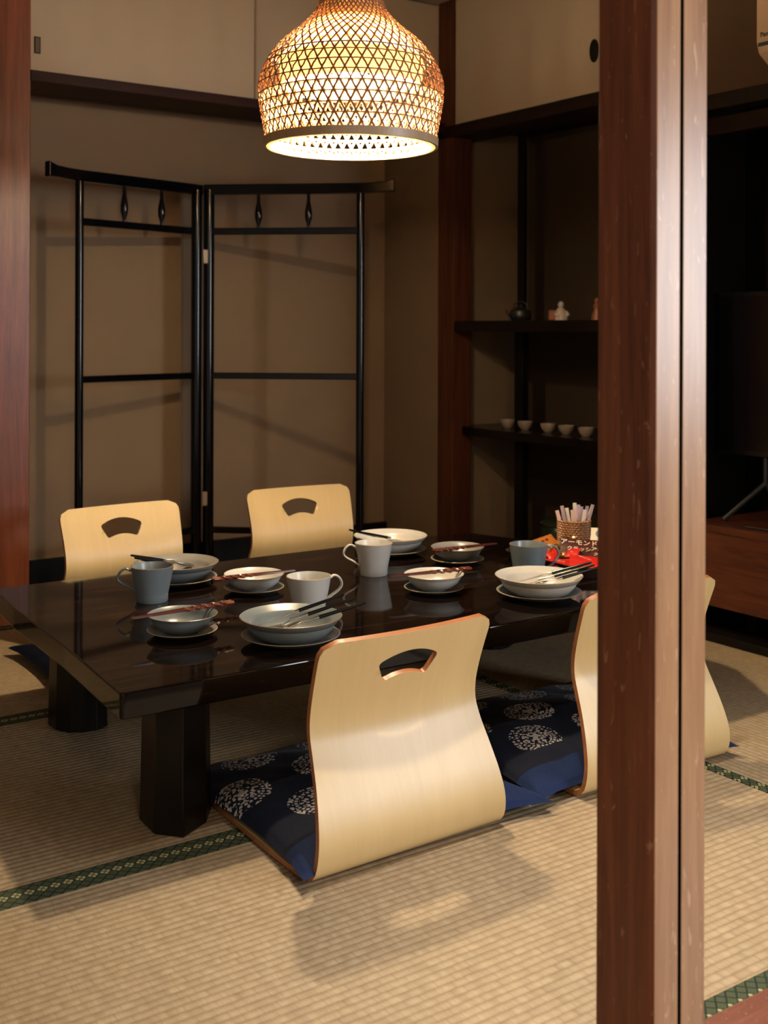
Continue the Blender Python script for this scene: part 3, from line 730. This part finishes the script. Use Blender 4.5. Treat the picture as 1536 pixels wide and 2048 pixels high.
# ------------------------------------------------------------ sweets tray, basket, packets
tray = thing('tray', 'dark oblong tray of sweets beside the foreground post', 'tray', (2.415, 2.475, T+.0003), 0)
def rr(hx, hy, r, n=6):
    out = []
    for cx, cy, a0 in ((hx-r, hy-r, 0), (-hx+r, hy-r, 90), (-hx+r, -hy+r, 180), (hx-r, -hy+r, 270)):
        for k in range(n+1): a = radians(a0+90*k/n); out.append((cx+r*cos(a), cy+r*sin(a)))
    return out
m = MB(); m.prism(rr(.155, .17, .05), 0, .004); m.out('base', M['tray'], tray)
a1, a2 = rr(.170, .185, .06), rr(.162, .177, .056); k = len(a1); b1 = rr(.156, .17, .05)
V = [(x, y, .0) for x, y in b1]+[(x, y, .030) for x, y in a1]+[(x, y, .030) for x, y in a2]+[(x*.97, y*.97, .004) for x, y in b1]
F = [(r*k+i, r*k+(i+1) % k, (r+1)*k+(i+1) % k, (r+1)*k+i) for r in range(3) for i in range(k)]
MB().add(V, F).out('side', M['tray'], tray, smooth=True)

bs = thing('rattan_basket', 'small round woven rattan holder filled with paper sticks', 'basket', (2.500, 2.600, T+.0045))
m = MB(); nb = 14; Hb = .096
for k in range(nb):
    z = .004+Hb*k/(nb-1)*.96; pts = []; ns_ = 96
    for i in range(ns_+1):
        a = 2*pi*i/ns_; r = .0475+.0016*sin(a*24+k*pi); pts.append((r*cos(a), r*sin(a), z+.001*sin(a*24+k*pi+1)))
    m.tube(pts, .0033 if k not in (0, nb-1) else .004, 6, cap=False)
m.out('woven_wall', M['rattan'], bs, smooth=True)
m = MB()
for i in range(24): a = 2*pi*i/24; m.tube([(.0475*cos(a), .0475*sin(a), 0), (.0475*cos(a), .0475*sin(a), Hb)], .0022, 6)
m.out('stakes', M['rattan'], bs, smooth=True)
MB().lathe([(0, 0), (.046, 0), (.046, .004), (0, .004)], 32).out('base', M['rattan'], bs)
rnd = random.Random(3)
sp = [(-.033, -.010, -.26, 0), (-.020, .000, -.20, 1), (-.010, .008, -.16, 2), (-.002, -.012, -.08, 0), (.004, .010, .0, 2), (.010, -.004, .05, 0), (.016, .012, .10, 1), (.020, -.012, .14, 2), (.026, .004, .22, 1), (.008, .02, .08, 2), (.014, .0, -.02, 1), (.030, -.008, .30, 0)]
RX = Vector((cos(YAW), -sin(YAW), 0)); FY = Vector((sin(YAW), cos(YAW), 0))
for i, (u, v, tl, mi) in enumerate(sp):
    p = Vector((2.500, 2.600, 0)) + RX*u + FY*v
    L = .128+rnd.uniform(-.008, .012); wd = .0055
    m = MB(); n = 5; V = []
    for j in range(n+1):
        f = j/n; th = .0024*sin(pi*f)**.5+.0003
        V += [(-wd, -th, L*f), (wd, -th, L*f), (wd, th, L*f), (-wd, th, L*f)]
    F = [(j*4+q, j*4+(q+1) % 4, j*4+4+(q+1) % 4, j*4+4+q) for j in range(n) for q in range(4)]+[(3, 2, 1, 0), tuple(4*n+q for q in range(4))]
    m.add(V, F); o = m.out('sugar_stick', (M['sugar'], M['sugar2'], M['sugar3'])[mi])
    base = Vector((p.x, p.y, 0)) - RX*tl*.045; o.location = (base.x-.0*tl, base.y, T+.012+.004*(i % 3))
    o.rotation_euler = Matrix(((RX.x, FY.x, 0), (RX.y, FY.y, 0), (0, 0, 1))).to_4x4().to_euler()
    o.matrix_world = Matrix.Translation(o.location) @ Matrix(((RX.x, FY.x, 0), (RX.y, FY.y, 0), (0, 0, 1))).to_4x4() @ Matrix.Rotation(tl, 4, 'Y') @ Matrix.Rotation(rnd.uniform(-.08, .08), 4, 'X') @ Matrix.Rotation(rnd.uniform(-.5, .5), 4, 'Z')
    tag(o, 'slim pale pink or cream paper stick standing in the rattan holder', 'paper stick', 'paper sticks in the rattan holder')

def text_mesh(body, size, mat, parent, mt, name='lettering', ext=.0002):
    cu = bpy.data.curves.new('txt', 'FONT'); cu.body = body; cu.size = size; cu.align_x = 'CENTER'; cu.align_y = 'CENTER'; cu.extrude = ext; cu.offset = size*.012
    to = bpy.data.objects.new('txt', cu); COL.objects.link(to); bpy.context.view_layer.update()
    me_ = bpy.data.meshes.new_from_object(to.evaluated_get(bpy.context.evaluated_depsgraph_get())); bpy.data.objects.remove(to)
    me_.materials.clear(); me_.materials.append(mat); o = bpy.data.objects.new(name, me_); COL.objects.link(o); o.parent = parent; o.matrix_local = mt; return o
def packet(name, label, loc, rx, ry, rz, lx, ly, mat, th=.007, texts=(), band=None, group='wrapped sweets on the tray', puff=1):
    t = thing(name, label, 'wrapped sweet', loc, 0, group)
    t.rotation_euler = (rx, ry, rz); n = 10; V = []; F = []
    from mathutils import noise as mn
    for s in (1, -1):
        for i in range(n+1):
            for j in range(n+1):
                u = -1+2*i/n; v = -1+2*j/n; e = ((1-u**4)*(1-v*v))
                z = s*th*.5*max(0, e)**.6+.0007*mn.noise(Vector((u*3+loc[0]*50, v*3, s)))*(1 if e > 0 else 1)
                V.append((lx/2*u*(1-.04*(1-abs(v))), ly/2*v, z))
    K = (n+1)**2
    for i in range(n):
        for j in range(n):
            a = i*(n+1)+j; q = (a, a+1, a+n+2, a+n+1); F += [q, tuple(x+K for x in q[::-1])]
    for i in range(n):
        for a, b in ((i, i+1), (n*(n+1)+i, n*(n+1)+i+1), (i*(n+1), (i+1)*(n+1)), (i*(n+1)+n, (i+1)*(n+1)+n)): F.append((a, b, b+K, a+K))
    mk('wrapper', V, F, mat, t, True, None, 60)
    for body, size, x, y, r, m_ in texts:
        text_mesh(body, size, m_, t, Matrix.Translation((x, y, th*.5+.0006)) @ Matrix.Rotation(r, 4, 'Z'))
    return t
CR = radians(-34.6)   # turned to face the diners near the post
packet('red_packet', 'large red wrapper with white lettering at the tray front by the post', (2.318, 2.362, T+.034), radians(20), radians(3), CR-.22, .095, .062, M['red'], .008, [('▪▪▪▪▪ ▪▪▪', .0085, -.004, .012, -.45, M['ink']), ('●', .012, .012, -.014, 0, M['ink'])])
packet('red_packet', 'red wrapper with white lettering at the tray front beside the mug handle', (2.268, 2.412, T+.026), radians(18), radians(-4), CR-.1, .066, .048, M['red'], .008, [('▪▪▪▪ ▪▪', .0075, 0, .006, -.45, M['ink'])])
packet('red_packet', 'small red wrapper wedged between the two front red wrappers', (2.290, 2.372, T+.022), radians(12), 0, CR+.5, .05, .040, M['red'], .007, [('▪▪▪', .008, 0, 0, .6, M['ink'])])
packet('red_packet', 'red wrapper low behind the mug handle', (2.300, 2.470, T+.018), radians(10), radians(3), CR+.2, .07, .045, M['red'], .008)
packet('red_packet', 'red wrapper behind the gold foil, against the chocolate packet', (2.335, 2.435, T+.046), radians(32), radians(-8), CR-.6, .045, .036, M['red'], .007, [('▪▪', .008, 0, 0, -.3, M['ink'])])
packet('chocolate_packet', 'brown packet with bold cream katakana lettering in front of the basket', (2.372, 2.440, T+.058), radians(38), radians(3), CR-.10, .118, .058, M['choc'], .009, [('アーモンド', .0215, -.004, .010, -.02, M['ink']), ('クラッシュ', .0175, .004, -.014, -.02, M['ink'])])
packet('chocolate_packet', 'brown katakana packet half hidden behind the foreground post', (2.385, 2.345, T+.046), radians(28), radians(6), CR-.30, .100, .052, M['choc'], .009, [('アーモンド', .0185, -.004, .010, -.05, M['ink']), ('クラッシュ', .0155, .0, -.010, -.05, M['ink'])])
packet('snack_packet', 'cream snack packet with blue oval print by the post', (2.470, 2.450, T+.078), radians(46), 0, CR-.3, .070, .055, M['sugar3'], .009, [('●', .034, -.006, .002, 0, M['blueprint'])])
packet('snack_packet', 'orange patterned packet leaning left of the basket', (2.400, 2.620, T+.042), radians(26), radians(-14), CR+.35, .070, .048, M['orange'], .009, [('● ●', .012, 0, 0, .1, M['choc'])])
packet('snack_packet', 'cream wrapper strip lying above the mug rim', (2.362, 2.560, T+.044), radians(18), radians(10), CR-.35, .075, .016, M['sugar3'], .006)
packet('snack_packet', 'red-brown packet seen through the mug handle', (2.322, 2.500, T+.034), radians(22), radians(-15), CR+.5, .05, .040, M['red'], .008)
packet('snack_packet', 'red wrapper corner highest against the post', (2.500, 2.430, T+.105), radians(50), radians(-12), CR, .05, .045, M['red'], .008)
def twist(label, loc, s, mat, seed, rz):
    from mathutils import noise as mn
    n, k = 22, 16; V = []; F = []
    for i in range(n+1):
        f = i/n; x = (f-.5)*s*2.4
        r = s*.5*max(.22, sin(min(1, max(0, (f-.2)/.6))*pi))**.7 if .2 < f < .8 else s*(.12+abs(f-.5)*.9-.25)
        for j in range(k):
            a = 2*pi*j/k; q = 1+.35*mn.noise(Vector((cos(a)*2+seed, sin(a)*2, x*120)))
            V.append((x, r*q*cos(a), r*q*sin(a)*.8))
    F = [(i*k+j, i*k+(j+1) % k, (i+1)*k+(j+1) % k, (i+1)*k+j) for i in range(n) for j in range(k)]+[tuple(range(k))[::-1], tuple(n*k+j for j in range(k))]
    o = mk('wrapped_candy', V, F, mat, None, False); o.location = loc; o.rotation_euler = (0, -.25, rz); return tag(o, label, 'wrapped sweet', 'wrapped sweets on the tray')
twist('gold cellophane sweet in front of the rattan holder', (2.405, 2.535, T+.050), .034, M['gold'], 1, CR+.7)
twist('gold foil sweet between the red wrappers and the mug handle', (2.329, 2.462, T+.040), .026, M['gold'], 4, CR+1.3)
twist('dull gold sweet seen through the mug handle', (2.318, 2.520, T+.040), .026, M['gold'], 8, CR+.5)
twist('copper foil sweet at the left end of the tray', (2.292, 2.622, T+.022), .026, M['copper'], 12, CR+1.0)
twist('copper foil sweet hidden behind the blue mug', (2.330, 2.600, T+.020), .026, M['copper'], 17, CR)

# ------------------------------------------------------------ bamboo pendant lamp
LX, LY = 1.667, 2.572
LP = [(.220, 1.486), (.224, 1.522), (.233, 1.571), (.238, 1.610), (.237, 1.650), (.220, 1.695), (.185, 1.745), (.131, 1.791), (.100, 1.823), (.086, 1.846), (.079, 1.862)]
LPs = [(p.x, p.y) for p in smooth_pts([(a, b, 0) for a, b in LP], 5)]
def lp_arc():
    a = [0]
    for i in range(1, len(LPs)): a.append(a[-1]+sqrt((LPs[i][0]-LPs[i-1][0])**2+(LPs[i][1]-LPs[i-1][1])**2))
    return a
LA = lp_arc()
def weave(m, N_, width, sgn, k, off, i0=0, i1=None, ph=0, taper=True):
    i1 = i1 or len(LPs)-1; th = ph; TH = [0]*(len(LPs))
    acc = 0
    for i in range(1, len(LPs)):
        acc += k*(LA[i]-LA[i-1])/max(.115, (LPs[i][0]+LPs[i-1][0])/2); TH[i] = acc
    for q in range(N_):
        V = []
        for i in range(i0, i1+1):
            r, z = LPs[i]; r += off; a = ph+2*pi*q/N_+sgn*TH[i]
            j = min(i+1, len(LPs)-1); j0 = max(i-1, 0)
            tdir = Vector((LPs[j][0]-LPs[j0][0], sgn*(TH[j]-TH[j0])*r, LPs[j][1]-LPs[j0][1])).normalized()   # (radial, tangential, z)
            nr = Vector((LPs[j][1]-LPs[j0][1], 0, -(LPs[j][0]-LPs[j0][0]))).normalized()
            wd = tdir.cross(nr).normalized(); ww = width*(.5 if not taper else .5*min(1, .62+.38*r/.2))
            wob = .0012*(1 if (i+q) % 2 else -1)*sgn
            for sx, sn in ((-1, -1), (1, -1), (1, 1), (-1, 1)):
                p = Vector((r+wob, 0, z))+Vector((wd.x, wd.y, wd.z))*ww*sx+nr*.0005*sn
                V.append((cos(a)*p.x-sin(a)*p.y, sin(a)*p.x+cos(a)*p.y, p.z-1.486))
        n = i1-i0; F = [(i*4+c, i*4+(c+1) % 4, i*4+4+(c+1) % 4, i*4+4+c) for i in range(n) for c in range(4)]
        m.add(V, F)
def r_at(z):
    for i in range(1, len(LPs)):
        if LPs[i][1] >= z: t_ = (z-LPs[i-1][1])/(LPs[i][1]-LPs[i-1][1]); return LPs[i-1][0]+(LPs[i][0]-LPs[i-1][0])*t_
    return LPs[-1][0]
lamp = thing('pendant_lamp', 'woven bamboo dome pendant lamp glowing above the table', 'lamp', (LX, LY, 1.486))
m = MB()
for sg in (1, -1): weave(m, 54, .0048, sg, .52, .004)
for z in (1.531, 1.557, 1.583, 1.609, 1.635, 1.661, 1.687, 1.706):
    r = r_at(z)+.0045; m.lathe([(r, z-1.486-.0016), (r+.0012, z-1.486-.0016), (r+.0010, z-1.486+.0016), (r-.0002, z-1.486+.0016)], 90, closed=True)
m.out('outer_weave', M['strip_out'], lamp)
m = MB()
for sg in (1, -1): weave(m, 54, .0072, sg, .52, -.006, 0, 15, 0, False)
for z in (1.505, 1.531, 1.557, 1.583, 1.609):
    r = r_at(z)-.006; m.lathe([(r, z-1.486-.0030), (r+.001, z-1.486-.0030), (r+.001, z-1.486+.0030), (r, z-1.486+.0030)], 90, closed=True)
m.out('inner_weave', M['strip_in'], lamp)
r0 = .226
MB().lathe([(.2215, -.008), (.2285, -.008), (.2300, .013), (.2250, .013)], 96, closed=True).out('hoop', M['hoop'], lamp, smooth=True)
MB().lathe([(.2125, -.009), (.2205, -.009), (.2205, .004), (.2145, .004)], 96, closed=True).out('rim_hoop', M['strip_in'], lamp, smooth=True)
# inner veneer shade: band and cone
MB().lathe([(.186, .150), (.1868, .150), (.1868, .222), (.186, .222)], 96, closed=True).out('veneer_band', M['veneer'], lamp, smooth=True)
m = MB(); LN = [(.186, .220), (.180, .232), (.158, .262), (.135, .288), (.110, .308), (.090, .325), (.080, .342), (.074, .360)]
for q in range(56):
    a0 = 2*pi*q/56; V = []
    for r, z in LN:
        hwid = .62*pi/56
        for rr_, da in ((r, -hwid), (r, hwid), (r+.0007, hwid), (r+.0007, -hwid)): V.append((rr_*cos(a0+da), rr_*sin(a0+da), z))
    m.add(V, [(i*4+c, i*4+(c+1) % 4, i*4+4+(c+1) % 4, i*4+4+c) for i in range(len(LN)-1) for c in range(4)])
for r, z in ((.173, .244), (.148, .275), (.120, .301), (.0955, .320), (.080, .345)):
    m.lathe([(r, z-.003), (r+.001, z-.003), (r+.0, z+.003), (r-.001, z+.003)], 60, closed=True)
m.out('liner', M['liner'], lamp)
MB().lathe([(0, .318), (.088, .318), (.088, .322), (0, .322)], 40).out('light_stop_lid', M['hoop'], lamp)  # unseen disc added to block bulb light from the neck
MB().lathe([(.0, .366), (.080, .366), (.083, .386), (.080, .392), (0, .392)], 48).out('cap', M['hoop'], lamp, smooth=True)
MB().lathe([(.0, .392), (.012, .392), (.010, .44), (0, .44)], 24).out('socket', M['cord'], lamp, smooth=True)
MB().tube([(0, 0, .43), (0, 0, .914)], .0035, 8).out('cord', M['cord'], lamp)
MB().tube([(0, 0, .25), (0, 0, .318)], .016, 16).out('lamp_holder', M['cord'], lamp, smooth=True)
bl = MB().lathe([(0, .160), (.012, .161), (.024, .168), (.031, .182), (.032, .196), (.028, .212), (.018, .235), (.0, .25)], 32).out('bulb', M['bulb'], lamp, smooth=True)
# unseen fill lamp added in the neighbouring room (behind the camera)
cl = thing('added_fill_lamp', 'unseen round fill lamp added in the neighbouring room', 'light', (-.1, -1.2, 2.24))
MB().lathe([(.215, .0), (.245, .0), (.245, .16), (.0, .16), (.0, .15), (.215, .15)], 48).out('housing', M['outer'], cl, smooth=True)
# recessed ceiling downlight over the front mat (above the frame)
dl = thing('ceiling_downlight', 'small round recessed ceiling light over the front mat', 'light', (1.32, 1.56, 2.345))
MB().lathe([(.075, .0), (.098, .0), (.098, .055), (.075, .055)], 40, closed=True).out('ring', M['outer'], dl, smooth=True)

# ------------------------------------------------------------ shelves and their things
def shelf(label, x0, y0, x1, y1, z, th):
    o = box('wall_shelf', (x0, y0, z-th), (x1, y1, z), M['shelfwood'], bevel=.002); return tag(o, label, 'shelf')
shelf('upper black shelf in the recess, at eye level, carrying the figurines', 3.04, 2.765, 3.495, 3.884, 1.039, .045)
shelf('lower black shelf in the recess, carrying the small cups', 3.085, 2.765, 3.495, 3.938, .592, .035)
for lab, a, b in (('upper thin black upright standing on the upper shelf', (3.22, 3.655, 1.0392), (3.245, 3.690, 1.864)), ('lower black upright between the two shelves', (3.215, 3.65, .5925), (3.25, 3.70, .9935)), ('bottom black upright under the lower shelf', (3.215, 3.65, .0205), (3.25, 3.70, .5565))):
    tag(box('shelf_upright', a, b, M['blackwood'], bevel=.002), lab, 'shelf upright')
cp = thing('tea_cup', 'pale small cup on the lower shelf, leftmost of five', 'cup', (3.20, 3.725, .5922), 0, 'small pale cups on the lower shelf')
P = [(0, .002), (.015, .002), (.016, 0), (.018, .003), (.026, .012), (.031, .026), (.032, .034), (.030, .034), (.028, .024), (.02, .010), (0, .006)]
MB().lathe(P, 28).out('body', M['cup'], cp, smooth=True, angle=60)
for y, nm in ((3.615, 'second from the left of five'), (3.476, 'middle one of five'), (3.373, 'fourth from the left of five'), (3.262, 'rightmost, half behind the foreground post')):
    dup(cp, (3.20, y, .5922), .4, 'pale small cup on the lower shelf, ' + nm)
# seated porcelain figurine with a brown bale beside it
fg = thing('figurine', 'cream seated figurine with a brown block beside it on the upper shelf', 'figurine', (3.20, 3.405, 1.0394), radians(-35))
MB().lathe([(0, 0), (.028, 0), (.030, .012), (.024, .030), (.016, .046), (.009, .052), (0, .053)], 24).out('body', M['figure'], fg, smooth=True)
MB().lathe([(0, .048), (.008, .050), (.0125, .060), (.011, .070), (.005, .076), (0, .077)], 20).out('head', M['figure'], fg, smooth=True)
MB().tube([(.018, -.008, .036), (.027, -.018, .022), (.016, -.026, .014)], [.007, .007, .006], 10).tube([(-.016, -.008, .036), (-.024, -.020, .024), (-.008, -.026, .018)], [.007, .007, .006], 10).out('arm', M['figure'], fg, smooth=True)
MB().box((-.050, -.016, 0), (-.018, .012, .042)).out('block', M['figure_brown'], fg, bevel=.006)
f2 = thing('figurine', 'dark brown standing figurine at the edge of the foreground post', 'figurine', (3.20, 3.205, 1.0394), radians(-35))
MB().lathe([(0, 0), (.022, 0), (.020, .02), (.012, .040), (.016, .055), (.008, .066), (0, .067)], 20).out('body', M['figure_brown'], f2, smooth=True)
MB().lathe([(0, .062), (.010, .068), (.011, .078), (.005, .086), (0, .087)], 16).out('head', M['figure_brown'], f2, smooth=True)
tp = thing('teapot', 'dark iron teapot in the shadow of the upper shelf', 'teapot', (3.16, 3.60, 1.0394), radians(120))
MB().lathe([(0, 0), (.036, 0), (.044, .012), (.046, .026), (.040, .042), (.024, .050), (0, .052)], 28).out('body', M['darkclay'], tp, smooth=True)
MB().lathe([(0, .050), (.022, .050), (.016, .056), (.005, .058), (.006, .064), (0, .066)], 20).out('lid', M['darkclay'], tp, smooth=True)
MB().tube([(.040, 0, .020), (.056, 0, .030), (.064, 0, .046)], [.008, .006, .005], 10).out('spout', M['darkclay'], tp, smooth=True)
MB().tube(smooth_pts([(-.030, 0, .045), (-.024, 0, .068), (0, 0, .078), (.024, 0, .068), (.030, 0, .045)], 4), .003, 8).out('handle', M['darkclay'], tp, smooth=True)
jr = thing('ceramic_jar', 'dark green glazed lidded jar on the recess floor behind the table', 'jar', (3.25, 3.46, .0205))
MB().lathe([(0, 0), (.065, 0), (.082, .03), (.086, .10), (.082, .17), (.074, .195), (.070, .20), (0, .20)], 36).out('body', M['jar'], jr, smooth=True)
MB().lathe([(0, .20), (.078, .20), (.080, .207), (.066, .218), (.020, .224), (.016, .236), (0, .238)], 36).out('lid', plain('olive glaze', (.035, .04, .022), .35), jr, smooth=True)

# ------------------------------------------------------------ television side
bd = thing('television_board', 'long low reddish walnut television board on the right', 'television stand', (3.27, 1.85, 0))
MB().box((-.235, -.72, .105), (-.215, .765, .345)).out('front_panel', M['tvboard'], bd, bevel=.002)
MB().box((-.238, -.725, .345), (.18, .768, .368)).out('top_board', M['tvboard'], bd, bevel=.002)
MB().box((-.213, -.72, .105), (.18, .765, .12)).out('bottom_board', M['tvboard'], bd)
for y in (-.66, .60): MB().box((-.12, y-.02, .021), (.16, y+.02, .105)).out('foot', M['blackwood'], bd)
tv = thing('television', 'large black flat television standing on the walnut board', 'television', (3.22, 2.03, .3685))
MB().box((-.018, -.62, .215), (.018, .62, .765)).out('screen_case', M['tvscreen'], tv, bevel=.004)
MB().box((-.0205, -.60, .235), (-.0185, .60, .748)).out('screen', plain('glossy black glass', (.003, .003, .004), .12), tv)
for y in (-.42, .42):
    MB().tube([(0, y, .22), (-.0, y, .13), (-.085, y+.10, .006)], .009, 10).tube([(0, y, .13), (.085, y-.02, .006)], .009, 10).out('stand_leg', plain('grey black stand', (.02, .022, .022), .35), tv, smooth=True)
cb = MB().tube(smooth_pts([(3.08, 2.42, .372), (3.10, 2.30, .372), (3.16, 2.20, .372), (3.12, 2.10, .372)], 6), .003, 8).out('cable', M['cord'], smooth=True); tag(cb, 'thin black cable lying on the walnut television board', 'cable')
ac = thing('air_conditioner', 'cream wall air conditioner cut off by the right edge of the photo', 'air conditioner', (3.034, 1.79, 1.77))
pr = [(0, .27), (0, .0), (-.05, -.0), (-.15, .012), (-.195, .042), (-.205, .075), (-.205, .262), (-.19, .27)]
def acx(y0, y1, P, m): return m.add([(x, y0, z) for x, z in P]+[(x, y1, z) for x, z in P], [tuple(range(len(P))), tuple(range(len(P), 2*len(P)))[::-1]]+[(i, (i+1) % len(P), len(P)+(i+1) % len(P), len(P)+i) for i in range(len(P))])
acx(-.40, .40, pr, MB()).out('body', M['ac'], ac, bevel=.005)
MB().box((-.2065, -.385, .060), (-.203, .392, .070)).out('louver_slot', M['acdark'], ac)
text_mesh('Panasonic', .020, M['acdark'], ac, Matrix.Translation((-.2065, .345, .092)) @ Matrix(((0, 0, -1, 0), (-1, 0, 0, 0), (0, 1, 0, 0), (0, 0, 0, 1))))
